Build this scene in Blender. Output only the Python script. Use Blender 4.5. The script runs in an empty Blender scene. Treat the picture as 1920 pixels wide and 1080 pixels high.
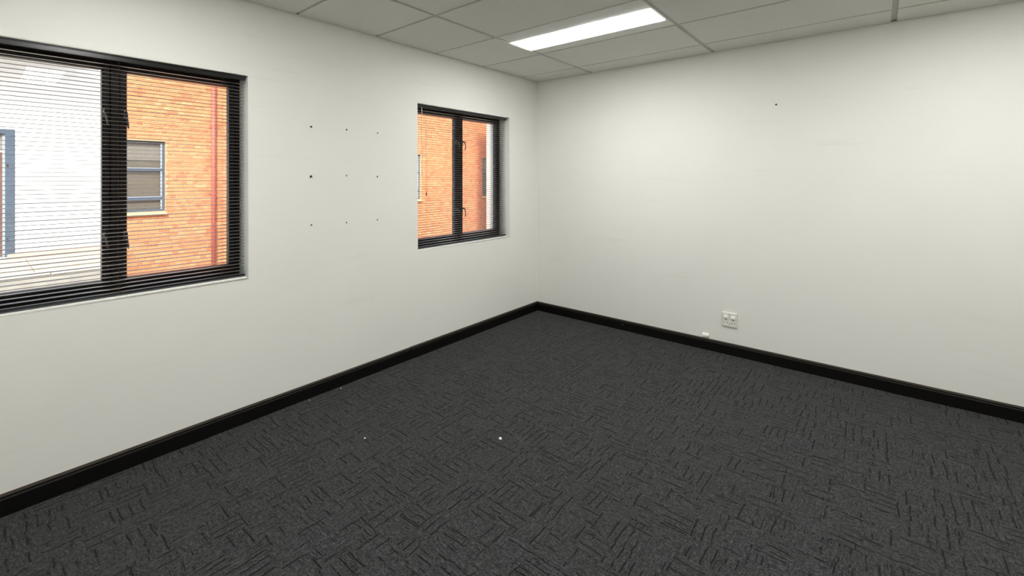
import bpy, bmesh, math, random
from mathutils import Vector

random.seed(7)
S = bpy.context.scene
C = S.collection

# ------------------------------------------------------------------ camera
F_PX, CX, CY, YAW = 834.79, 972.67, 333.37, 0.6814
CAM = Vector((3.0363, -4.0791, 1.5041))
cam_data = bpy.data.cameras.new('camera')
cam = bpy.data.objects.new('camera', cam_data)
C.objects.link(cam)
cam.location = CAM
cam.rotation_euler = (math.pi / 2, 0, YAW)
cam_data.sensor_fit = 'HORIZONTAL'
cam_data.sensor_width = 36.0
cam_data.lens = F_PX / 1920 * 36
cam_data.shift_x = -(CX - 960) / 1920
cam_data.shift_y = (CY - 540) / 1920
cam_data.clip_start = 0.05
cam_data.clip_end = 200
S.camera = cam

# ------------------------------------------------------------------ sky, sun, exposure
SKY = 0.52
SUN = 6.0
PANEL = 27.5           # emission of the ceiling panels
w = bpy.data.worlds.new('sky')
S.world = w
w.use_nodes = True
nt = w.node_tree
nt.nodes.clear()
sky = nt.nodes.new('ShaderNodeTexSky')
sky.sky_type = 'NISHITA'
sky.sun_disc = False
sky.sun_elevation = math.radians(40)
sky.sun_rotation = math.radians(127)
sky.air_density = 1.0
sky.dust_density = 2.5
bg = nt.nodes.new('ShaderNodeBackground')
bg.inputs['Strength'].default_value = SKY
wo = nt.nodes.new('ShaderNodeOutputWorld')
haze = nt.nodes.new('ShaderNodeHueSaturation')      # a milky, hazy sky
haze.inputs['Saturation'].default_value = 0.55
nt.links.new(sky.outputs[0], haze.inputs['Color'])
nt.links.new(haze.outputs[0], bg.inputs[0])
nt.links.new(bg.outputs[0], wo.inputs[0])

sl = bpy.data.lights.new('sun', 'SUN')
sl.energy = SUN
sl.angle = math.radians(8)      # hazy sun
sl.color = (1.0, 0.95, 0.87)
sun = bpy.data.objects.new('sun', sl)
C.objects.link(sun)
sun_dir = Vector((-0.66, 0.45, -0.62)).normalized()     # the way the light travels
sun.rotation_euler = sun_dir.to_track_quat('-Z', 'Y').to_euler()
sun.location = (12, -8, 14)

S.view_settings.view_transform = 'Standard'
S.view_settings.look = 'None'
S.view_settings.exposure = 0.0
S.view_settings.gamma = 1.0
S.view_settings.use_curve_mapping = False

# ------------------------------------------------------------------ dimensions (metres)
H = 2.594                       # ceiling
RX, RY = 5.02, -4.80            # room: x 0..RX, y RY..0
COLS = [0.7125 + 1.2 * i for i in range(4)]
ROWS = [-0.304 - 0.6 * i for i in range(8)]
SILL, HEAD = 0.885, 2.135
WIN = {1: (-4.190, -2.995), 2: (-1.690, -0.495)}
WT = 0.27                       # outer wall thickness
FR = 0.135                      # inner face of window frame behind wall face
BX = -10.70                     # face of the opposite building
GZ = -1.60                      # courtyard ground
TZ = -0.10                      # raised terrace in front of the white building

# ------------------------------------------------------------------ material helpers
def mat(name, col, rough=0.6, metal=0.0, spec=0.5, ior=None, coat=0.0):
    m = bpy.data.materials.new(name)
    m.use_nodes = True
    b = m.node_tree.nodes['Principled BSDF']
    b.inputs['Base Color'].default_value = (*col, 1)
    b.inputs['Roughness'].default_value = rough
    b.inputs['Metallic'].default_value = metal
    b.inputs['Specular IOR Level'].default_value = spec
    if ior: b.inputs['IOR'].default_value = ior
    b.inputs['Coat Weight'].default_value = coat
    return m

class G:
    """small node-graph helper"""
    def __init__(s, m): s.t = m.node_tree; s.b = s.t.nodes['Principled BSDF']
    def n(s, typ, **kw):
        nd = s.t.nodes.new(typ)
        for k, v in kw.items():
            if k.startswith('_'): setattr(nd, k[1:], v)
            else: nd.inputs[k.replace('__', ' ')].default_value = v
        return nd
    def l(s, a, b): s.t.links.new(a, b)
    def math(s, op, a, b=None, c=None):
        nd = s.t.nodes.new('ShaderNodeMath'); nd.operation = op
        for i, v in enumerate((a, b, c)):
            if v is None: continue
            if isinstance(v, (int, float)): nd.inputs[i].default_value = v
            else: s.l(v, nd.inputs[i])
        return nd.outputs[0]
    def mix(s, fac, a, b):
        nd = s.t.nodes.new('ShaderNodeMix'); nd.data_type = 'RGBA'
        for i, v in ((0, fac), (6, a), (7, b)):
            if isinstance(v, (int, float)): nd.inputs[i].default_value = v
            elif isinstance(v, tuple): nd.inputs[i].default_value = (*v, 1)
            else: s.l(v, nd.inputs[i])
        return nd.outputs[2]
    def ramp(s, fac, stops):
        nd = s.t.nodes.new('ShaderNodeValToRGB'); cr = nd.color_ramp
        while len(cr.elements) < len(stops): cr.elements.new(0.5)
        for e, (p, c) in zip(cr.elements, stops):
            e.position = p; e.color = (*c, 1) if len(c) == 3 else c
        s.l(fac, nd.inputs[0]); return nd.outputs[0]
    def pos(s): return s.n('ShaderNodeNewGeometry').outputs['Position']
    def noise(s, scale, detail=3.0, rough=0.5, vec=None):
        nd = s.n('ShaderNodeTexNoise', Scale=scale, Detail=detail, Roughness=rough)
        s.l(vec if vec is not None else s.pos(), nd.inputs['Vector']); return nd.outputs['Fac']
    def bump(s, h, strength, dist):
        nd = s.n('ShaderNodeBump', Strength=strength, Distance=dist)
        s.l(h, nd.inputs['Height']); s.l(nd.outputs[0], s.b.inputs['Normal'])

def wall_material():
    m = mat('painted_plaster', (0.82, 0.82, 0.775), 0.55, spec=0.35)
    g = G(m)
    big = g.noise(0.9, 4, 0.6)
    mp = g.n('ShaderNodeMapping'); g.l(g.pos(), mp.inputs[0]); mp.inputs['Scale'].default_value = (1.0, 1.0, 9.0)
    streak = g.noise(1.6, 5, 0.62, mp.outputs[0])
    c = g.mix(g.ramp(big, [(0.35, (0, 0, 0)), (0.75, (1, 1, 1))]), (0.83, 0.83, 0.785), (0.805, 0.803, 0.757))
    f = g.ramp(streak, [(0.60, (0, 0, 0)), (0.72, (0.5, 0.5, 0.5))])
    c = g.mix(f, c, (0.77, 0.755, 0.70))
    g.l(c, g.b.inputs['Base Color'])
    h = g.math('ADD', g.noise(260, 2, 0.6), g.math('MULTIPLY', g.noise(5, 3), 4.0))
    g.bump(h, 0.12, 0.004)
    return m

def carpet_material():
    m = mat('charcoal_carpet', (0.02, 0.02, 0.02), 0.95, spec=0.12)
    g = G(m)
    P = g.pos()
    wob = g.n('ShaderNodeTexNoise', Scale=8.0, Detail=2.0, Roughness=0.55); g.l(P, wob.inputs['Vector'])
    off = g.n('ShaderNodeVectorMath', _operation='MULTIPLY_ADD')
    g.l(wob.outputs['Color'], off.inputs[0]); off.inputs[1].default_value = (0.024, 0.024, 0); g.l(P, off.inputs[2])
    sp = g.n('ShaderNodeSeparateXYZ'); g.l(off.outputs[0], sp.inputs[0])
    x, y = sp.outputs[0], sp.outputs[1]
    def strokes(shift, cell, lines):
        """cells of parallel strokes, turned this way or that"""
        cx = g.math('DIVIDE', g.math('ADD', x, shift), cell)
        cy = g.math('DIVIDE', g.math('ADD', y, shift * 0.63), cell)
        ix, iy = g.math('FLOOR', cx), g.math('FLOOR', cy)
        fx, fy = g.math('FRACT', cx), g.math('FRACT', cy)
        par = g.math('MODULO', g.math('ABSOLUTE', g.math('ADD', ix, iy)), 2.0)
        cv = g.n('ShaderNodeCombineXYZ'); g.l(ix, cv.inputs[0]); g.l(iy, cv.inputs[1])
        wn = g.n('ShaderNodeTexWhiteNoise'); g.l(cv.outputs[0], wn.inputs['Vector'])
        r = wn.outputs['Value']
        par = g.math('ABSOLUTE', g.math('SUBTRACT', par, g.math('GREATER_THAN', r, 0.75)))
        inv = g.math('SUBTRACT', 1.0, par)
        u = g.math('ADD', g.math('MULTIPLY', fx, par), g.math('MULTIPLY', fy, inv))
        v = g.math('ADD', g.math('MULTIPLY', fy, par), g.math('MULTIPLY', fx, inv))
        nl = g.math('ADD', lines, g.math('FLOOR', g.math('MULTIPLY', r, 2.99)))
        s = g.math('FRACT', g.math('ADD', g.math('MULTIPLY', u, nl), r))
        d = g.math('SUBTRACT', 0.5, g.math('ABSOLUTE', g.math('SUBTRACT', s, 0.5)))
        d = g.math('DIVIDE', d, nl)                       # distance to the stroke in cell widths
        th = g.n('ShaderNodeCombineXYZ')
        g.l(g.math('ADD', g.math('MULTIPLY', u, 20.0), g.math('MULTIPLY', r, 57.0)), th.inputs[0])
        g.l(g.math('MULTIPLY', v, 4.0), th.inputs[1]); g.l(g.math('MULTIPLY', r, 31.0), th.inputs[2])
        return d, r, g.noise(1.0, 3, 0.7, th.outputs[0])
    d1, r1, thread = strokes(10.0, 0.115, 1.0)
    d2, r2, thread2 = strokes(23.7, 0.068, 1.0)
    g1 = g.ramp(d1, [(0.012, (0, 0, 0)), (0.040, (1, 1, 1))])
    g2 = g.ramp(d2, [(0.014, (0, 0, 0)), (0.045, (1, 1, 1))])
    v1 = g.ramp(g.noise(13, 2, 0.5, P), [(0.40, (0, 0, 0)), (0.50, (1, 1, 1))])
    v2 = g.ramp(g.noise(17, 2, 0.5, P), [(0.52, (0, 0, 0)), (0.62, (1, 1, 1))])
    g1 = g.mix(v1, (1.0, 1.0, 1.0), g1)
    g2 = g.mix(v2, (1.0, 1.0, 1.0), g2)
    mn = g.n('ShaderNodeMix', _data_type='RGBA', _blend_type='MULTIPLY'); mn.inputs[0].default_value = 1
    g.l(g1, mn.inputs[6]); g.l(g2, mn.inputs[7]); groove = mn.outputs[2]
    loop = g.noise(120, 4, 0.8, P)
    loop2 = g.noise(62, 4, 0.75, P)
    patch = g.noise(1.1, 3, 0.5, P)
    base = g.mix(g.ramp(loop, [(0.40, (0, 0, 0)), (0.62, (1, 1, 1))]), (0.0060, 0.0062, 0.0067), (0.066, 0.0665, 0.070))
    base = g.mix(g.math('MULTIPLY', g.ramp(loop2, [(0.48, (0, 0, 0)), (0.66, (1, 1, 1))]), 0.5), base, (0.084, 0.085, 0.089))
    base = g.mix(g.math('MULTIPLY', g.ramp(thread, [(0.52, (0, 0, 0)), (0.70, (1, 1, 1))]), 0.55), base, (0.130, 0.131, 0.136))
    base = g.mix(g.math('MULTIPLY', g.ramp(thread, [(0.30, (1, 1, 1)), (0.46, (0, 0, 0))]), 0.6), base, (0.012, 0.012, 0.0125))
    c = g.mix(groove, (0.0045, 0.0045, 0.0048), base)
    c = g.mix(g.math('MULTIPLY', g.ramp(patch, [(0.45, (0, 0, 0)), (0.75, (1, 1, 1))]), 0.18), c, (0.042, 0.040, 0.036))
    g.l(c, g.b.inputs['Base Color'])
    sep = g.n('ShaderNodeSeparateColor'); g.l(groove, sep.inputs[0])
    h = g.math('ADD', g.math('MULTIPLY', sep.outputs[0], 1.2), g.math('ADD', g.math('ADD', loop, loop2), thread))
    g.bump(h, 0.8, 0.006)
    g.b.inputs['Sheen Weight'].default_value = 0.05
    return m

def tile_material():
    m = mat('mineral_ceiling_tile', (0.66, 0.65, 0.60), 0.9, spec=0.15)
    g = G(m)
    f = g.noise(170, 3, 0.7)
    oi = g.n('ShaderNodeObjectInfo')
    c = g.mix(g.ramp(f, [(0.38, (0, 0, 0)), (0.62, (1, 1, 1))]), (0.70, 0.695, 0.645), (0.83, 0.825, 0.775))
    hsv = g.n('ShaderNodeHueSaturation'); g.l(c, hsv.inputs['Color'])
    g.l(g.math('ADD', 0.97, g.math('MULTIPLY', oi.outputs['Random'], 0.06)), hsv.inputs['Value'])
    g.l(hsv.outputs[0], g.b.inputs['Base Color'])
    g.bump(f, 0.25, 0.002)
    return m

def gloss_wood(name, a, b, rough, sc=(3, 60, 60)):
    m = mat(name, a, rough)
    g = G(m)
    mp = g.n('ShaderNodeMapping'); g.l(g.pos(), mp.inputs[0]); mp.inputs['Scale'].default_value = sc
    g.b.inputs['Specular IOR Level'].default_value = 0.22
    f = g.noise(1.0, 4, 0.6, mp.outputs[0])
    g.l(g.mix(f, a, b), g.b.inputs['Base Color'])
    g.bump(f, 0.1, 0.001)
    return m

def brick_material():
    m = mat('fired_brick', (0.45, 0.17, 0.07), 0.9, spec=0.2)
    g = G(m)
    geo = g.n('ShaderNodeNewGeometry'); oi = g.n('ShaderNodeObjectInfo')
    r = g.math('FRACT', g.math('ADD', g.math('MULTIPLY', geo.outputs['Random Per Island'], 7.31), g.math('MULTIPLY', oi.outputs['Random'], 5.17)))
    c = g.ramp(r, [(0.0, (0.52, 0.150, 0.070)), (0.14, (0.56, 0.175, 0.080)), (0.24, (0.63, 0.225, 0.100)), (0.82, (0.66, 0.250, 0.115)), (1.0, (0.70, 0.31, 0.16))])
    n = g.noise(25, 4, 0.65)
    c = g.mix(g.math('MULTIPLY', n, 0.35), c, (0.62, 0.29, 0.14))
    g.l(c, g.b.inputs['Base Color'])
    g.bump(n, 0.3, 0.006)
    return m

def noisy(name, a, b, rough, scale, bump=0.15, dist=0.003, detail=4):
    m = mat(name, a, rough, spec=0.3)
    g = G(m)
    f = g.noise(scale, detail, 0.62)
    g.l(g.mix(g.ramp(f, [(0.3, (0, 0, 0)), (0.7, (1, 1, 1))]), a, b), g.b.inputs['Base Color'])
    g.bump(f, bump, dist)
    return m

def glass_material(name='window_glass', tint=(0.97, 0.985, 0.98)):
    m = bpy.data.materials.new(name); m.use_nodes = True
    t = m.node_tree; t.nodes.clear()
    tr = t.nodes.new('ShaderNodeBsdfTransparent'); tr.inputs[0].default_value = (*tint, 1)
    gl = t.nodes.new('ShaderNodeBsdfGlossy'); gl.inputs['Roughness'].default_value = 0.0
    fr = t.nodes.new('ShaderNodeFresnel'); fr.inputs[0].default_value = 1.5
    mx = t.nodes.new('ShaderNodeMixShader'); o = t.nodes.new('ShaderNodeOutputMaterial')
    ge = t.nodes.new('ShaderNodeNewGeometry'); io = t.nodes.new('ShaderNodeMapRange')   # same reflectance on both faces of the thin pane
    io.inputs['To Min'].default_value = 1.5; io.inputs['To Max'].default_value = 1 / 1.5
    t.links.new(ge.outputs['Backfacing'], io.inputs['Value']); t.links.new(io.outputs[0], fr.inputs[0])
    t.links.new(fr.outputs[0], mx.inputs[0]); t.links.new(tr.outputs[0], mx.inputs[1])
    t.links.new(gl.outputs[0], mx.inputs[2]); t.links.new(mx.outputs[0], o.inputs[0])
    return m

def emissive(name, col, strength):
    m = mat(name, (0.9, 0.9, 0.9), 0.4)
    b = m.node_tree.nodes['Principled BSDF']
    b.inputs['Emission Color'].default_value = (*col, 1)
    b.inputs['Emission Strength'].default_value = strength
    return m

M = {
    'wall': wall_material(),
    'carpet': carpet_material(),
    'tile': tile_material(),
    'tee': noisy('ceiling_tee_groove_shade', (0.50, 0.49, 0.455), (0.54, 0.53, 0.495), 0.55, 40, 0.02),  # tee colour darkened to deepen the shade in the grooves
    'angle': noisy('wall_angle_shadow_tone', (0.20, 0.19, 0.16), (0.24, 0.23, 0.19), 0.6, 40, 0.02),  # shadow line around the ceiling edge, put into the trim's dark colour
    'slab': noisy('concrete_slab', (0.35, 0.35, 0.34), (0.42, 0.42, 0.40), 0.9, 6),
    'skirt': gloss_wood('black_gloss_skirting', (0.0022, 0.0021, 0.002), (0.0045, 0.004, 0.0036), 0.42),
    'skirt_edge': gloss_wood('skirting_edge_highlight', (0.022, 0.017, 0.012), (0.050, 0.039, 0.025), 0.6),  # highlight along the board's top edge, painted as a lighter brown
    'frame': gloss_wood('dark_brown_window_paint', (0.0085, 0.0050, 0.0042), (0.015, 0.009, 0.0075), 0.45, (30, 30, 3)),
    'slat': mat('glossy_dark_slat', (0.46, 0.43, 0.40), 0.42, metal=1.0),
    'rail': mat('black_blind_rail', (0.010, 0.0095, 0.0105), 0.20, spec=0.6),
    'cord': noisy('dark_cord', (0.07, 0.045, 0.03), (0.11, 0.07, 0.05), 0.8, 400),
    'wand': mat('clear_plastic_wand', (0.65, 0.60, 0.55), 0.2),
    'handle': mat('cast_handle_metal', (0.13, 0.12, 0.11), 0.25, metal=0.9),
    'glass': glass_material(),
    'panel': emissive('lit_diffuser', (1.0, 0.992, 0.965), PANEL),
    'housing': noisy('light_housing_enamel', (0.78, 0.775, 0.73), (0.81, 0.805, 0.76), 0.6, 60, 0.02),
    'plastic': noisy('white_socket_plastic', (0.76, 0.755, 0.70), (0.79, 0.785, 0.73), 0.35, 30, 0.01),
    'plastic_b': noisy('ivory_switch_plastic', (0.84, 0.82, 0.75), (0.87, 0.85, 0.78), 0.3, 30, 0.01),
    'hole': mat('dark_hole', (0.012, 0.011, 0.010), 0.9),
    'chip': noisy('chipped_plaster', (0.30, 0.28, 0.24), (0.55, 0.53, 0.48), 0.9, 300),
    'screw': mat('dull_screw', (0.35, 0.34, 0.31), 0.4, metal=0.8),
    'crumb': noisy('white_plaster_crumb', (0.80, 0.78, 0.72), (0.90, 0.88, 0.83), 0.8, 200),
    'brick': brick_material(),
    'mortar': noisy('pale_mortar', (0.62, 0.35, 0.19), (0.70, 0.43, 0.25), 0.95, 30),
    'ext_white': noisy('white_render', (0.80, 0.79, 0.76), (0.85, 0.84, 0.81), 0.9, 9),
    'ext_pink': noisy('pale_pink_render', (0.56, 0.49, 0.45), (0.61, 0.54, 0.50), 0.9, 9),
    'blue': noisy('blue_grey_frame_paint', (0.060, 0.085, 0.125), (0.075, 0.105, 0.145), 0.4, 12, 0.02),
    'blue_light': noisy('pale_blue_frame_paint', (0.30, 0.34, 0.39), (0.34, 0.38, 0.43), 0.4, 12, 0.02),
    'ext_pane': mat('curtained_pane', (0.15, 0.12, 0.09), 0.30),
    'ext_blind': noisy('pale_roller_shade', (0.21, 0.18, 0.155), (0.25, 0.215, 0.185), 0.8, 20, 0.02),
    'brown_door': noisy('brown_door_paint', (0.13, 0.06, 0.045), (0.17, 0.085, 0.06), 0.5, 10),
    'sill_brick': noisy('pale_sill_brick', (0.70, 0.46, 0.22), (0.76, 0.52, 0.27), 0.9, 18),
    'pipe': noisy('red_oxide_pipe_paint', (0.42, 0.095, 0.07), (0.48, 0.12, 0.085), 0.5, 15, 0.03),
    'paver': noisy('buff_paver', (0.50, 0.40, 0.30), (0.58, 0.48, 0.37), 0.9, 14),
    'apron': noisy('terracotta_apron', (0.50, 0.35, 0.295), (0.55, 0.40, 0.34), 0.9, 14),
    'concrete': noisy('grey_yard_concrete', (0.34, 0.32, 0.28), (0.46, 0.43, 0.38), 0.95, 3.5, 0.25, 0.01),
    'kerb': noisy('pale_kerb', (0.60, 0.56, 0.45), (0.66, 0.62, 0.51), 0.9, 12),
}

# ------------------------------------------------------------------ mesh helpers
def bx(bm, x0, x1, y0, y1, z0, z1, bevel=0.0, seg=1):
    vs = [bm.verts.new((x, y, z)) for x in (x0, x1) for y in (y0, y1) for z in (z0, z1)]
    f = [(0, 1, 3, 2), (4, 6, 7, 5), (0, 4, 5, 1), (2, 3, 7, 6), (0, 2, 6, 4), (1, 5, 7, 3)]
    fs = [bm.faces.new([vs[i] for i in q]) for q in f]
    if bevel:
        es = list({e for q in fs for e in q.edges})
        bmesh.ops.bevel(bm, geom=es, offset=bevel, segments=seg, affect='EDGES', profile=0.5)
    return vs

def prism(bm, pts, axis, a, b):
    """extrude a 2D outline along an axis; pts are in the other two axes (cyclic order)"""
    def p(u, v, t):
        return {'x': (t, u, v), 'y': (u, t, v), 'z': (u, v, t)}[axis]
    A = [bm.verts.new(p(u, v, a)) for u, v in pts]
    B = [bm.verts.new(p(u, v, b)) for u, v in pts]
    n = len(pts)
    bm.faces.new(A); bm.faces.new(B[::-1])
    for i in range(n):
        bm.faces.new((A[i], B[i], B[(i + 1) % n], A[(i + 1) % n]))

def tube(bm, path, radii, n=8, cap=True):
    rings = []
    for i, p in enumerate(path):
        p = Vector(p)
        d = (Vector(path[min(i + 1, len(path) - 1)]) - Vector(path[max(i - 1, 0)])).normalized()
        up = Vector((0, 0, 1)) if abs(d.z) < 0.9 else Vector((1, 0, 0))
        s = d.cross(up).normalized(); t = s.cross(d)
        r = radii[i] if isinstance(radii, (list, tuple)) else radii
        rings.append([bm.verts.new(p + (s * math.cos(2 * math.pi * k / n) + t * math.sin(2 * math.pi * k / n)) * r) for k in range(n)])
    for a, b in zip(rings, rings[1:]):
        for k in range(n):
            bm.faces.new((a[k], a[(k + 1) % n], b[(k + 1) % n], b[k]))
    if cap:
        bm.faces.new(rings[0][::-1]); bm.faces.new(rings[-1])

def obj(name, bm, m, parent=None, smooth=False, loc=None):
    bmesh.ops.recalc_face_normals(bm, faces=bm.faces)
    me = bpy.data.meshes.new(name)
    bm.to_mesh(me); bm.free()
    if smooth:
        for p in me.polygons: p.use_smooth = True
    for mm in (m if isinstance(m, (list, tuple)) else [m]): me.materials.append(M[mm])
    o = bpy.data.objects.new(name, me)
    C.objects.link(o)
    if loc is not None: o.location = loc
    if parent is not None: o.parent = parent
    return o

def box_obj(name, dims, m, parent=None, bevel=0.0, seg=1):
    bm = bmesh.new(); bx(bm, *dims, bevel=bevel, seg=seg)
    return obj(name, bm, m, parent)

def inst(name, mesh, parent, loc, rot=None):
    o = bpy.data.objects.new(name, mesh); C.objects.link(o)
    o.location = loc
    if rot: o.rotation_euler = rot
    o.parent = parent
    return o

def empty(name, loc=(0, 0, 0)):
    o = bpy.data.objects.new(name, None); C.objects.link(o); o.location = loc
    o.empty_display_size = 0.1
    return o

def tag(o, label=None, cat=None, group=None, kind=None):
    if label: o['label'] = label
    if cat: o['category'] = cat
    if group: o['group'] = group
    if kind: o['kind'] = kind
    return o

def local(bm, o):
    """shift geometry built in world space into the space of a parent empty"""
    bmesh.ops.translate(bm, verts=bm.verts, vec=-Vector(o.location))
    return bm

# ------------------------------------------------------------------ room shell
tag(box_obj('floor', (-WT, RX + 0.15, RY - 0.15, 0.15, -0.12, 0.0), 'carpet'), 'charcoal carpet with a woven stroke pattern', kind='structure')

def wall_with_openings(bm, x0, x1, y0, y1, z0, z1, holes):
    ys = sorted({y0, y1, *[v for h in holes for v in h[:2]]})
    zs = sorted({z0, z1, *[v for h in holes for v in h[2:]]})
    V = {}
    def v(x, y, z):
        k = (x, round(y, 5), round(z, 5))
        if k not in V: V[k] = bm.verts.new((x, y, z))
        return V[k]
    solid = {}
    for i in range(len(ys) - 1):
        for j in range(len(zs) - 1):
            cy, cz = (ys[i] + ys[i + 1]) / 2, (zs[j] + zs[j + 1]) / 2
            solid[i, j] = not any(h[0] < cy < h[1] and h[2] < cz < h[3] for h in holes)
    for (i, j), s in solid.items():
        if not s: continue
        a, b, c, d = ys[i], ys[i + 1], zs[j], zs[j + 1]
        for x in (x0, x1):
            bm.faces.new((v(x, a, c), v(x, b, c), v(x, b, d), v(x, a, d)))
        for di, dj, e in ((-1, 0, ((a, c), (a, d))), (1, 0, ((b, c), (b, d))), (0, -1, ((a, c), (b, c))), (0, 1, ((a, d), (b, d)))):
            if not solid.get((i + di, j + dj), False):
                (p, q), (r, s2) = e
                bm.faces.new((v(x0, p, q), v(x0, r, s2), v(x1, r, s2), v(x1, p, q)))

bm = bmesh.new()
holes = [(a, b, SILL, HEAD) for a, b in WIN.values()]
wall_with_openings(bm, -WT, 0.0, -24.0, 13.5, GZ, 6.1, holes)
# soften the plaster edge around the two openings
es = []
for e in bm.edges:
    p, q = e.verts[0].co, e.verts[1].co
    if abs(p.x) < 1e-6 and abs(q.x) < 1e-6 and len(e.link_faces) == 2:
        n0, n1 = e.link_faces[0], e.link_faces[1]
        n0.normal_update(); n1.normal_update()
        if abs(n0.normal.dot(n1.normal)) < 0.1 and -5 < p.y < 0 and SILL - 0.01 < p.z < HEAD + 0.01: es.append(e)
bmesh.ops.bevel(bm, geom=es, offset=0.007, segments=3, affect='EDGES', profile=0.5)
tag(obj('wall_left', bm, 'wall'), 'off-white plaster wall with two windows', kind='structure')
tag(box_obj('wall_back', (0.0, RX + 0.15, 0.0, 0.15, -0.12, 3.2), 'wall'), 'off-white plaster wall with the socket', kind='structure')
tag(box_obj('wall_right', (RX, RX + 0.15, RY - 0.15, 0.0, -0.12, 3.2), 'wall'), 'off-white plaster wall', kind='structure')
tag(box_obj('wall_front', (0.0, RX, RY - 0.15, RY, -0.12, 3.2), 'wall'), 'off-white plaster wall', kind='structure')

# ------------------------------------------------------------------ ceiling: slab, tees, tiles
ceil = tag(box_obj('ceiling', (-0.02, RX + 0.15, RY - 0.15, 0.15, 3.0, 3.2), 'slab'), 'suspended ceiling of pale mineral tiles in a grid', kind='structure')
TEE_Z = H + 0.009
XB = [0.0] + COLS + [RX]
YB = [0.0] + ROWS + [RY]
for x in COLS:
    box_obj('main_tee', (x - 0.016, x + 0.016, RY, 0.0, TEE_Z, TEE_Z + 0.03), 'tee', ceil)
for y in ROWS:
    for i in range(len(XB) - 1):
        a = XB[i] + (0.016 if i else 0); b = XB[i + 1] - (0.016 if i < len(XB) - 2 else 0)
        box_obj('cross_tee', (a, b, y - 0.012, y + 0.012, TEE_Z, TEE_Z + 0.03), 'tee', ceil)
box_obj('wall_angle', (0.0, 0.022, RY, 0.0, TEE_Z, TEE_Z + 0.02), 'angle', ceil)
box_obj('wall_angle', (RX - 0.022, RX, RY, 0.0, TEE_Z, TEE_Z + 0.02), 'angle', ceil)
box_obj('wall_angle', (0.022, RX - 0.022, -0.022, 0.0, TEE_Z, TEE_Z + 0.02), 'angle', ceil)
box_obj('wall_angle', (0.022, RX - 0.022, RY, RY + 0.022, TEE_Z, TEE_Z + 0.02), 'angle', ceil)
LIGHTS = {(1, 2), (3, 2), (1, 6), (3, 6)}
gx, gy = 0.0155, 0.011
for i in range(len(XB) - 1):
    for j in range(len(YB) - 1):
        if (i, j) in LIGHTS: continue
        x0 = XB[i] + (gx if i else 0.015); x1 = XB[i + 1] - (gx if i < len(XB) - 2 else 0.012)
        y1 = YB[j] - (gy if j else 0.009); y0 = YB[j + 1] + (gy if j < len(YB) - 2 else 0.009)
        box_obj('ceiling_tile', (x0, x1, y0, y1, H + random.uniform(-0.0008, 0.0008), TEE_Z + 0.012), 'tile', ceil, bevel=0.002)

LL = {
    (1, 2): 'bright white strip light in the ceiling above the far corner',
    (3, 6): 'strip light over the viewer, mirrored in the left window glass',
    (1, 6): 'strip light outside the frame above the near left window',
    (3, 2): 'strip light outside the frame above the right of the back wall',
}
for (i, j), lab in LL.items():
    x0, x1 = XB[i] + gx, XB[i + 1] - gx
    y1, y0 = YB[j] - gy, YB[j + 1] + gy
    cx, cy = (x0 + x1) / 2, (y0 + y1) / 2
    t = tag(empty('ceiling_light', (cx, cy, H)), lab, 'ceiling light', 'recessed strip lights')
    hx, hy = (x1 - x0) / 2, (y1 - y0) / 2
    lx0, lx1, lw = -hx - 0.004, hx - 0.012, 0.135
    # housing tray: four strips around the diffuser slot
    bm = bmesh.new()
    bx(bm, -hx, hx, -hy, -lw + 0.012, 0.001, 0.05, 0.0015)
    bx(bm, -hx, hx, lw + 0.014, hy, 0.001, 0.05, 0.0015)
    bx(bm, -hx, hx, -lw + 0.012, lw + 0.014, 0.03, 0.05)
    bx(bm, lx1 + 0.001, hx, -lw + 0.012, lw + 0.014, 0.001, 0.03)
    obj('housing', bm, 'housing', t)
    bm = bmesh.new()
    bx(bm, -hx - 0.009, lx1, -lw + 0.013, lw + 0.013, -0.003, 0.012, 0.002, 2)
    o = obj('diffuser', bm, ['panel', 'housing'], t)
    for p in o.data.polygons: p.material_index = 0 if p.normal.z < -0.3 else 1

# ------------------------------------------------------------------ skirting boards
def board(parent, axis, a, b, h, th):
    """profiled board: flat face, small step, rounded top; axis = run direction"""
    prof = [(0, 0), (th, 0), (th, h - 0.022), (th - 0.003, h - 0.016), (th - 0.004, h - 0.008), (th - 0.008, h - 0.0015), (th - 0.011, h), (0, h)]
    bm = bmesh.new()
    if axis == 'y': prism(bm, prof, 'y', a, b)
    else: prism(bm, [(-u, v) for u, v in prof], 'x', a, b)
    bm.normal_update()
    o = obj('board', bm, ['skirt', 'skirt_edge'], parent)
    for p in o.data.polygons:
        c = p.center
        d = c.x if axis == 'y' else -c.y
        if c.z > h - 0.0123 and 0.002 < d and abs(p.normal.z) > 0.15: p.material_index = 1
    return o
bl = tag(empty('baseboard_left'), 'black gloss skirting board along the window wall', kind='structure')
board(bl, 'y', -1.772, 0.0, 0.0975, 0.021)
board(bl, 'y', -2.86, -1.774, 0.0955, 0.017)
board(bl, 'y', RY, -2.862, 0.0965, 0.018)
bb = tag(empty('baseboard_back'), 'black gloss skirting board under the socket', kind='structure')
board(bb, 'x', 0.0, RX, 0.0965, 0.019)

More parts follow.
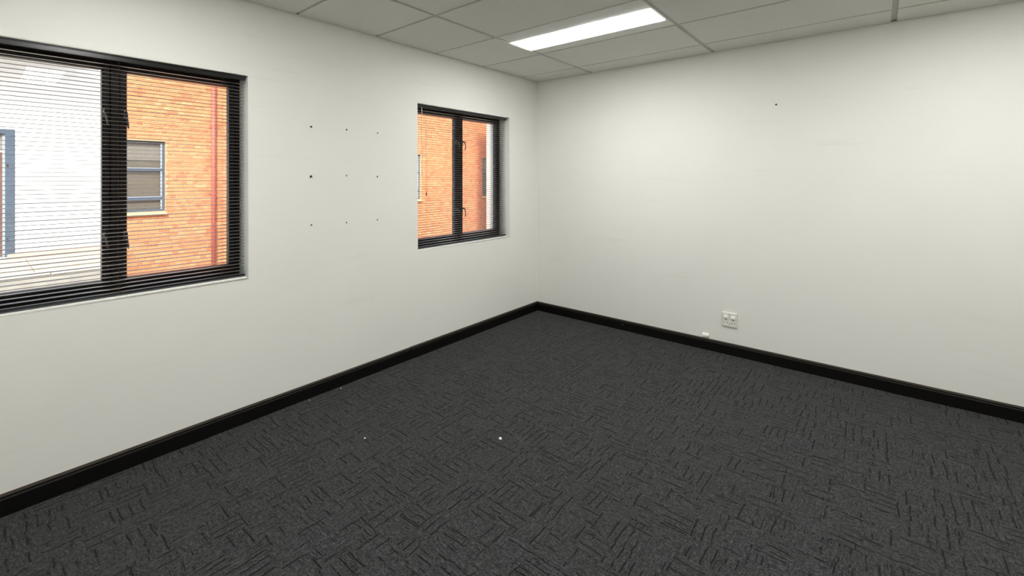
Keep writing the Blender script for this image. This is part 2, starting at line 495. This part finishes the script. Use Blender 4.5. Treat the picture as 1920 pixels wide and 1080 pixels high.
# ------------------------------------------------------------------ windows
def handle_parts(parent, y, z, side):
    """casement handle on the stile: rose plate, neck and curved drop lever"""
    x = -FR
    bm = bmesh.new(); bx(bm, x + 0.0055, x + 0.010, y - 0.007, y + 0.007, z - 0.022, z + 0.026, 0.003, 2)
    tube(bm, [(x + 0.012, y, z + 0.012), (x + 0.034, y, z + 0.012)], 0.0065, 10)
    pts = []
    for k in range(9):
        t = k / 8
        pts.append((x + 0.036 + 0.012 * math.sin(t * math.pi), y + side * 0.014 * t ** 1.6, z + 0.014 - 0.085 * t))
    tube(bm, pts, [0.006, 0.0056, 0.005, 0.0046, 0.0044, 0.0044, 0.0046, 0.0048, 0.003], 8)
    return obj('handle', bm, 'handle', parent, smooth=True)

for n, (ya, yb) in WIN.items():
    r = tag(empty('window_%d' % n), 'dark brown casement window with two panes', kind='structure')
    x1, x0 = -FR, -FR - 0.075
    yc = (ya + yb) / 2
    fo = 0.028
    bm = bmesh.new()
    bx(bm, x0, x1, ya, ya + fo, SILL, HEAD, 0.003)
    bx(bm, x0, x1, yb - fo, yb, SILL, HEAD, 0.003)
    bx(bm, x0, x1, ya + fo, yb - fo, HEAD - fo, HEAD, 0.003)
    bx(bm, x0 - 0.02, x1, ya + fo, yb - fo, SILL, SILL + 0.045, 0.003)
    obj('outer_frame', bm, 'frame', r)
    box_obj('mullion', (x0, x1 + 0.002, yc - 0.017, yc + 0.017, SILL + 0.045, HEAD - fo), 'frame', r, 0.003)
    for side, (a, b) in ((-1, (ya + fo + 0.001, yc - 0.018)), (1, (yc + 0.018, yb - fo - 0.001))):
        st = 0.032
        za, zb = SILL + 0.046, HEAD - fo - 0.001
        bm = bmesh.new()
        cx1, cx0 = x1 + 0.006, x0 + 0.030
        bx(bm, cx0, cx1, a, a + st, za, zb, 0.004)
        bx(bm, cx0, cx1, b - st, b, za, zb, 0.004)
        bx(bm, cx0, cx1, a + st, b - st, zb - st, zb, 0.004)
        bx(bm, cx0, cx1, a + st, b - st, za, za + st, 0.004)
        cs = obj('casement', bm, 'frame', r)
        box_obj('pane', (cx1 - 0.014, cx1 - 0.010, a + st - 0.004, b - st + 0.004, za + st - 0.004, zb - st + 0.004), 'glass', cs)
        hy = b - st + 0.008 if side < 0 else a + st - 0.008
        for hz in (1.84, 1.195):
            handle_parts(cs, hy, hz, 1 if side < 0 else 0.6)
    # painted inner sill with a slightly proud nosing
    bm = bmesh.new()
    prism(bm, [(-FR, SILL - 0.001), (-FR, SILL + 0.010), (-0.030, SILL + 0.006), (-0.026, SILL + 0.0035), (-0.026, SILL - 0.001)], 'y', ya + 0.001, yb - 0.001)
    obj('window_sill', bm, 'wall', r)

# ------------------------------------------------------------------ venetian blinds
def slat_mesh(length, w=0.0250, crown=0.0022, th=0.0003):
    bm = bmesh.new()
    n = 6
    up, dn = [], []
    for k in range(n + 1):
        t = k / n * 2 - 1
        z = crown * (1 - t * t)
        up.append((t * w / 2, z)); dn.append((t * w / 2, z - th))
    prism(bm, up + dn[::-1], 'y', -length / 2, length / 2)
    bmesh.ops.recalc_face_normals(bm, faces=bm.faces)
    me = bpy.data.meshes.new('slat'); bm.to_mesh(me); bm.free()
    for p in me.polygons: p.use_smooth = abs(p.normal.y) < 0.5 and abs(p.normal.z) > 0.5
    me.materials.append(M['slat'])
    return me

PITCH = 0.0206
def blind(n, ga, gb, label):
    ya, yb = WIN[n][0] + ga, WIN[n][1] - gb
    yc, L = (ya + yb) / 2, yb - ya
    xb = -0.040
    t = tag(empty('venetian_blind', (xb, yc, SILL)), label, 'blind', 'venetian blinds')
    zt = HEAD - SILL
    # head rail: U channel with rolled lips
    bm = bmesh.new()
    hl = L / 2 + 0.003
    bx(bm, -0.016, 0.018, -hl, hl, zt - 0.027, zt - 0.002, 0.003, 2)
    bx(bm, 0.0165, 0.020, -hl, hl, zt - 0.008, zt - 0.002, 0.0012)
    bx(bm, 0.0165, 0.020, -hl, hl, zt - 0.029, zt - 0.022, 0.0012)
    obj('head_rail', bm, 'rail', t)
    me = slat_mesh(L)
    k = 0
    z = 0.0255
    while z < zt - 0.036:
        zw = z + SILL
        tilt = 1.5 + random.uniform(-0.6, 0.6)
        dz = 0.0
        if zw < 1.42 and n == 1: tilt += 3.0 if k % 2 else -1.0
        if n == 1 and 1.405 < zw < 1.4255: dz = 0.009
        inst('slat', me, t, (random.uniform(-.0006, .0006), random.uniform(-.001, .001), z + dz), (0, math.radians(tilt), 0))
        z += PITCH; k += 1
    bm = bmesh.new()
    bx(bm, -0.0125, 0.0125, -L / 2, L / 2, 0.0125, 0.0215, 0.003, 2)
    obj('bottom_rail', bm, 'rail', t)
    for f in (-0.80, 0.0, 0.80):
        bm = bmesh.new()
        for dx in (-0.0132, 0.0132):
            tube(bm, [(dx, f * L / 2, 0.014), (dx, f * L / 2, zt - 0.02)], 0.0005, 4)
        obj('ladder_cord', bm, 'cord', t)
    # tilt wand and lift cord at the left end
    bm = bmesh.new()
    wy = -L / 2 + 0.040
    tube(bm, [(0.024, wy, zt - 0.026), (0.026, wy, zt - 0.045), (0.026, wy + 0.004, zt - 0.62)], [0.0018, 0.0032, 0.0032], 6)
    obj('tilt_wand', bm, 'wand', t)
    bm = bmesh.new()
    cyy = -L / 2 + 0.085
    tube(bm, [(0.022, cyy, zt - 0.022), (0.024, cyy + 0.003, zt - 0.4), (0.024, cyy + 0.008, zt - 0.75)], 0.0009, 5)
    lc = obj('lift_cord', bm, 'cord', t)
    bm = bmesh.new()
    tube(bm, [(0.024, cyy + 0.008, zt - 0.745), (0.024, cyy + 0.008, zt - 0.76), (0.024, cyy + 0.008, zt - 0.785)], [0.0015, 0.004, 0.0055], 8)
    obj('tassel', bm, 'cord', lc)
    # end caps of the bottom rail
    for s in (-1, 1):
        bm = bmesh.new(); bx(bm, -0.0135, 0.0135, s * (L / 2 - 0.003), s * (L / 2 + 0.0018), 0.0115, 0.0225, 0.001)
        obj('end_cap', bm, 'rail', t)
blind(1, 0.009, 0.009, 'dark venetian blind over the large near window cut by the left edge')
blind(2, 0.012, 0.020, 'dark venetian blind over the smaller window near the corner')

# ------------------------------------------------------------------ wall socket
t = tag(empty('wall_socket', (2.044, 0.0, 0.296)), 'white double power socket with two rocker switches on the back wall', 'socket')
bm = bmesh.new(); bx(bm, -0.060, 0.060, -0.012, 0.0, -0.060, 0.060, 0.0045, 3)
obj('cover_plate', bm, 'plastic', t)
for cx in (-0.029, 0.029):
    bm = bmesh.new()
    # rocker: wedge, bottom edge proud
    prism(bm, [(-0.011, 0.016), (-0.0235, 0.016), (-0.0175, 0.036), (-0.011, 0.036)], 'x', cx - 0.016, cx + 0.016)
    obj('rocker_switch', bm, 'plastic_b', t)
    bm = bmesh.new()
    for hx, hz, hr in ((0, 0.001, 0.0044), (-0.0125, -0.0235, 0.0038), (0.0125, -0.0235, 0.0038)):
        tube(bm, [(cx + hx, -0.0119, hz), (cx + hx, -0.0124, hz)], hr, 12)
    obj('socket_holes', bm, 'hole', t)
    bm = bmesh.new()
    for hx, hz, hr in ((0, 0.001, 0.0044), (-0.0125, -0.0235, 0.0038), (0.0125, -0.0235, 0.0038)):
        for k in range(14):      # raised collar around each hole
            a0, a1 = 2 * math.pi * k / 14, 2 * math.pi * (k + 1) / 14
            q = []
            for aa, rr, yy in ((a0, hr, -0.0135), (a1, hr, -0.0135), (a1, hr + 0.0022, -0.0118), (a0, hr + 0.0022, -0.0118)):
                q.append(bm.verts.new((cx + hx + rr * math.cos(aa), yy, hz + rr * math.sin(aa))))
            bm.faces.new(q)
    obj('hole_collar', bm, 'plastic', t)
for sz in (0.045, -0.036):
    bm = bmesh.new(); tube(bm, [(0, -0.0115, sz), (0, -0.0130, sz), (0, -0.0136, sz)], [0.0042, 0.0042, 0.002], 12)
    bx(bm, -0.003, 0.003, -0.0139, -0.0134, sz - 0.0006, sz + 0.0006)
    obj('screw', bm, 'screw', t)

# small white trunking stub just above the skirting
t = tag(empty('trunking_stub', (1.848, 0.0, 0.122)), 'small cream plastic trunking stub on the wall just above the skirting', 'trunking')
bm = bmesh.new()
prism(bm, [(0.0, -0.012), (-0.024, -0.006), (-0.020, 0.010), (0.0, 0.020)], 'x', -0.026, 0.026)
bmesh.ops.bevel(bm, geom=list(bm.edges), offset=0.002, segments=2, affect='EDGES')
obj('cover', bm, 'plastic_b', t)
bm = bmesh.new(); bx(bm, 0.024, 0.029, -0.008, 0.0, -0.026, 0.012, 0.001)
obj('end_tab', bm, 'plastic_b', t)

# ------------------------------------------------------------------ screw holes in the walls
def screw_hole(loc, axis, label, r=0.0055, ragged=0.25):
    t = tag(empty('screw_hole', loc), label, 'screw hole', 'empty screw holes in the walls')
    def ring(bm, r0, r1, d0, d1, n=14, seed=0):
        rng = random.Random(seed); A, B = [], []
        for k in range(n):
            a = 2 * math.pi * k / n
            q = r1 * (1 + ragged * rng.uniform(-1, 1))
            for L, rr, d in ((A, r0, d0), (B, q, d1)):
                u, v = rr * math.cos(a), rr * math.sin(a)
                L.append(bm.verts.new((d, u, v) if axis == 'x' else (u, -d, v)))
        for k in range(n):
            bm.faces.new((A[k], A[(k + 1) % n], B[(k + 1) % n], B[k]))
        return A
    sd = int(abs(loc[1] * 1000 + loc[2] * 100 + loc[0] * 10))
    bm = bmesh.new(); ring(bm, r, r * 1.2, 0.0016, 0.0003, seed=sd)
    obj('plaster_rim', bm, 'chip', t)
    bm = bmesh.new(); A = ring(bm, r * 0.6, r, 0.0006, 0.0016, seed=sd + 1); bm.faces.new(A)
    obj('hole', bm, 'hole', t)
rows = {'top': 1.853, 'middle': 1.517, 'bottom': 1.178}
cols = {'left': -2.601, 'centre': -2.339, 'right': -2.080}
for rn, z in rows.items():
    for cn, y in cols.items():
        big = rn == 'middle' and cn == 'left'
        lab = 'screw hole in the %s row, %s column of the nine between the windows' % (rn, cn)
        if big: lab = 'largest chipped screw hole, middle row left, of the nine between the windows'
        screw_hole((0.0, y + random.uniform(-.002, .002), z + random.uniform(-.005, .005)), 'x', lab, 0.0085 if big else random.uniform(0.0048, 0.0058), 0.5 if big else 0.25)
screw_hole((2.390, 0.0, 2.092), 'y', 'single dark screw hole high on the back wall', 0.0062)

# ------------------------------------------------------------------ crumbs on the carpet
def crumb(loc, r, label, seed):
    rng = random.Random(seed)
    bm = bmesh.new()
    bmesh.ops.create_icosphere(bm, subdivisions=2, radius=r)
    for v in bm.verts:
        v.co *= rng.uniform(0.75, 1.2); v.co.z *= 0.6
    zmin = min(v.co.z for v in bm.verts)
    bmesh.ops.translate(bm, verts=bm.verts, vec=(0, 0, -zmin))
    o = obj('plaster_crumb', bm, 'crumb', loc=loc)
    tag(o, label, 'crumb', 'white crumbs on the carpet')
crumb((1.342, -2.158, 0), 0.0095, 'largest cream crumb lying in the middle of the dark carpet', 1)
crumb((0.730, -2.645, 0), 0.0052, 'small white crumb on the carpet left of the largest one', 2)
crumb((0.052, -2.412, 0), 0.0042, 'tiny white crumb by the left skirting, below the right column of holes', 3)
crumb((0.044, -2.633, 0), 0.0036, 'tiny white crumb by the left skirting, the leftmost on the floor', 4)
bm = bmesh.new(); bmesh.ops.create_icosphere(bm, subdivisions=1, radius=0.003)
tag(obj('paint_fleck', bm, 'crumb', loc=(1.064, -0.0205, 0.055)), 'tiny white paint fleck on the black skirting of the back wall', 'fleck')

# ------------------------------------------------------------------ courtyard
g = tag(box_obj('ground', (-60, -WT, -40, 60, GZ - 0.2, GZ), 'concrete'), 'grey concrete yard outside the windows', kind='structure')
TX, TY0, TY1 = -7.90, -23.9, -2.26        # terrace: front edge, ends
tr = tag(box_obj('terrace', (BX, TX, TY0, TY1, GZ, TZ - 0.03), 'concrete'), 'raised terrace with a grey concrete retaining face', kind='structure')
PX0 = BX + 0.52
nx, pw = 4, 0.56
ph = (TX - 0.13 - PX0) / nx
bm = bmesh.new(); bx(bm, 0.005, ph - 0.005, 0.005, pw - 0.005, -0.04, 0.0, 0.004)
me = obj('paver', bm, 'paver', tr, loc=(PX0, TY1 - pw, TZ)).data
for i in range(nx):
    for j in range(9):
        if i == 0 and j == 0: continue
        inst('paver', me, tr, (PX0 + i * ph, TY1 - (j + 1) * pw, TZ + random.uniform(0, .002)))
for j in range(6):
    box_obj('kerb_stone', (TX - 0.125, TX + 0.02, TY1 - (j + 1) * 0.95 + 0.004, TY1 - j * 0.95 - 0.004, TZ - 0.04, TZ + 0.012), 'kerb', tr, 0.008)
bm = bmesh.new()          # terracotta strip at the foot of the wall, its end cut on the slant beside the door
prism(bm, [(BX + 0.02, -3.36), (BX + 0.515, -3.62), (BX + 0.515, TY1), (BX + 0.02, TY1)], 'z', TZ - 0.04, TZ + 0.10)
obj('apron', bm, 'apron', tr)
for z in (-0.42, -0.70, -0.98):     # board-marked lifts of the retaining face
    box_obj('casting_ridge', (TX - 0.01, TX + 0.018, TY0, TY1, z - 0.012, z + 0.012), 'concrete', tr, 0.004)

# brick building -----------------------------------------------------------------
YW, YE = -2.16, 13.4             # brick front from the white building to the white cross wall
WZ0, WZ1 = 0.68, 2.40             # its windows
EXW = [(-2.02, -1.02), (5.90, 6.88), (10.30, 11.28)]
bld = tag(empty('brick_building', (BX, 0, GZ)), 'orange brick building with blue-grey windows across the courtyard', 'building')
bm = bmesh.new()
def ext_core(bm):
    wall_with_openings(bm, BX - 0.25, BX - 0.010, YW, YE, GZ, 5.06, [(a, b, WZ0, WZ1) for a, b in EXW])
ext_core(bm); local(bm, bld); obj('mortar_wall', bm, 'mortar', bld)
BL, BH, JT = 0.106, 0.073, 0.011          # mostly headers show, with a few stretchers
def brick_mesh(L):
    bm = bmesh.new(); bx(bm, -0.10, 0.0, 0.0, L, 0.0, BH, 0.004)
    bmesh.ops.recalc_face_normals(bm, faces=bm.faces)
    m2 = bpy.data.meshes.new('brick'); bm.to_mesh(m2); bm.free(); m2.materials.append(M['brick']); return m2
full = {BL: brick_mesh(BL), 2 * BL + JT: brick_mesh(2 * BL + JT)}
bricks = []
nc = int((5.0 - GZ) / (BH + JT))
for c in range(nc):
    z = GZ + c * (BH + JT)
    y = YW - (BL + JT) / 2 * (c % 2)
    while y < YE - 0.02:
        LB = 2 * BL + JT if random.random() < 0.22 else BL
        a, b = max(y, YW), min(y + LB, YE)
        # cut bricks around the window openings
        segs = [(a, b)]
        for (w0, w1) in EXW:
            if z + BH > WZ0 - 0.085 and z < WZ1:
                ns = []
                for (p, q) in segs:
                    if q <= w0 or p >= w1: ns.append((p, q))
                    else:
                        if p < w0 - 0.02: ns.append((p, w0 - 0.003))
                        if q > w1 + 0.02: ns.append((w1 + 0.003, q))
                segs = ns
        for (p, q) in segs:
            if q - p > 0.02: bricks.append((p, z, LB if abs(q - p - LB) < 1e-6 else q - p))
        y += LB + JT
def seen(p, z):
    """rough visibility through the near right pane, nearest first"""
    if not (-1.75 < p < 0.33 and -0.9 < z < 4.25): return None
    return (Vector((BX, p, z)) - CAM).length
ranked = sorted([(seen(p, z), p, z, L) for p, z, L in bricks if seen(p, z) is not None and L in full])
single = {(p, z) for _, p, z, L in ranked[:300]}
bm = bmesh.new()
for p, z, L in bricks:
    out = random.uniform(-0.002, 0.003)
    if (p, z) in single:
        inst('brick', full[L], bld, (out, p, z - GZ))
    else:
        bx(bm, -0.10 + out, out, p, p + L, z - GZ, z - GZ + BH)
o = obj('brickwork', bm, 'brick', bld); o['kind'] = 'stuff'
# coping
bm = bmesh.new(); bx(bm, BX - 0.32, BX + 0.06, YW, YE, 5.06, 5.16, 0.01); local(bm, bld); obj('coping', bm, 'kerb', bld)

def ext_window(y0, y1):
    """recessed steel window with two transoms, stile, curtain, sloping brick sill"""
    xf = BX - 0.09
    fw = 0.055
    bm = bmesh.new()
    bx(bm, xf - 0.04, xf, y0, y0 + fw, WZ0, WZ1); bx(bm, xf - 0.04, xf, y1 - fw, y1, WZ0, WZ1)
    bx(bm, xf - 0.04, xf, y0 + fw, y1 - fw, WZ1 - fw, WZ1); bx(bm, xf - 0.04, xf, y0 + fw, y1 - fw, WZ0, WZ0 + fw)
    local(bm, bld); wn = obj('window', bm, 'blue', bld)
    for z in (1.00, 1.70):
        bm = bmesh.new(); bx(bm, xf - 0.045, xf + 0.008, y0 + fw, y1 - fw, z - 0.035, z + 0.035, 0.006); local(bm, bld)
        obj('transom', bm, 'blue', wn)
        bm = bmesh.new(); bx(bm, xf - 0.02, xf + 0.012, y0 + fw, y1 - fw, z + 0.030, z + 0.046, 0.003); local(bm, bld)
        obj('drip_bar', bm, 'blue_light', wn)
    for (za, zb) in ((WZ0 + fw, 0.965), (1.046, 1.665), (1.746, WZ1 - fw)):
        bm = bmesh.new()
        bx(bm, xf - 0.02, xf + 0.004, y1 - fw - 0.03, y1 - fw, za, zb, 0.003); bx(bm, xf - 0.02, xf + 0.004, y0 + fw, y0 + fw + 0.03, za, zb, 0.003)
        local(bm, bld); obj('casement_stile', bm, 'blue_light', wn)
        bm = bmesh.new(); bx(bm, xf - 0.032, xf - 0.026, y0 + fw, y1 - fw, za, zb); local(bm, bld); obj('pane', bm, 'glass', wn)
    bm = bmesh.new(); bx(bm, xf - 0.09, xf - 0.085, y0, y1, WZ0, WZ1); local(bm, bld); obj('curtain', bm, 'ext_pane', wn)
    bm = bmesh.new(); bx(bm, xf - 0.07, xf - 0.066, y0 + fw, y1 - fw, 1.93, WZ1 - 0.01); local(bm, bld); obj('roller_shade', bm, 'ext_blind', wn)
    bm = bmesh.new()
    prism(bm, [(BX - 0.10, WZ0 - 0.085), (BX + 0.07, WZ0 - 0.085), (BX + 0.07, WZ0 - 0.045), (BX - 0.10, WZ0 - 0.002)], 'y', y0 - 0.01, y1 + 0.01)
    local(bm, bld); obj('sill', bm, 'sill_brick', bld)
for a, b in EXW: ext_window(a, b)

# downpipe fixed to the brick
bm = bmesh.new(); tube(bm, [(0.085, -0.03, 0.02), (0.085, -0.03, 6.5)], 0.050, 14)
dp = obj('downpipe', bm, 'pipe', bld, smooth=True); dp['label'] = 'red painted downpipe'
for z in (2.65, 4.4, 5.9):
    bm = bmesh.new(); tube(bm, [(0.085, -0.03, z), (0.085, -0.03, z + 0.05)], 0.057, 14); bx(bm, 0.0, 0.06, -0.05, -0.01, z + 0.005, z + 0.045); bx(bm, 0.0, 0.012, -0.105, 0.045, z + 0.008, z + 0.042)
    obj('bracket', bm, 'pipe', dp)

# white building to the left of the brick one ----------------------------------------
wb = tag(empty('white_building', (BX, -5.6, GZ)), 'sunlit white rendered building with a blue-framed door across the courtyard', 'building')
DY0, DY1, DZ1 = -4.52, -3.50, 2.49
bm = bmesh.new()
wall_with_openings(bm, BX - 0.25, BX, -24.0, YW - 0.004, GZ, 4.3, [(DY0, DY1, TZ, DZ1)])
local(bm, wb); obj('rendered_wall', bm, 'ext_white', wb)
bm = bmesh.new()
bx(bm, BX - 0.30, BX + 1.25, -24.0, -2.75, 4.3, 4.42, 0.01); local(bm, wb); obj('added_shade_eave', bm, 'ext_white', wb)  # unseen overhang, added to shade the upper part of the white wall
bm = bmesh.new()
bx(bm, BX - 0.10, BX + 0.02, DY1 - 0.13, DY1, TZ, DZ1, 0.006); bx(bm, BX - 0.10, BX + 0.02, DY0, DY0 + 0.13, TZ, DZ1, 0.006)
bx(bm, BX - 0.10, BX + 0.02, DY0 + 0.13, DY1 - 0.13, DZ1 - 0.10, DZ1, 0.006)
local(bm, wb); dr = obj('door', bm, 'blue', wb)
bm = bmesh.new(); bx(bm, BX - 0.07, BX - 0.02, DY1 - 0.165, DY1 - 0.13, TZ + 0.02, DZ1 - 0.10); bx(bm, BX - 0.07, BX - 0.02, DY0 + 0.13, DY0 + 0.165, TZ + 0.02, DZ1 - 0.10)
local(bm, wb); obj('door_bead', bm, 'blue_light', dr)
bm = bmesh.new(); bx(bm, BX - 0.085, BX - 0.045, DY0 + 0.165, DY1 - 0.165, TZ + 0.01, 2.02, 0.004); local(bm, wb); obj('door_leaf', bm, 'brown_door', dr)
bm = bmesh.new(); bx(bm, BX - 0.075, BX - 0.06, DY0 + 0.165, DY1 - 0.165, 2.05, DZ1 - 0.10); local(bm, wb); obj('fanlight', bm, 'ext_blind', dr)
for z in (0.25, 1.75):
    bm = bmesh.new(); tube(bm, [(BX + 0.022, DY1 - 0.10, z - 0.03), (BX + 0.022, DY1 - 0.10, z + 0.03)], 0.012, 8); local(bm, wb); obj('hinge', bm, 'handle', dr)

# pale outbuilding at the far end of the yard, standing clear of the brick front
ob = tag(empty('outbuilding', (-7.2, 10.5, GZ)), 'pale rendered block at the end of the courtyard, right of the brick', 'building')
bm = bmesh.new(); bx(bm, -9.2, -5.2, 8.94, 12.2, GZ, 4.7, 0.01); local(bm, ob); obj('rendered_block', bm, 'ext_pink', ob)
bm = bmesh.new(); bx(bm, -9.26, -5.14, 8.88, 12.26, 4.7, 4.8, 0.01); local(bm, ob); obj('roof_coping', bm, 'kerb', ob)
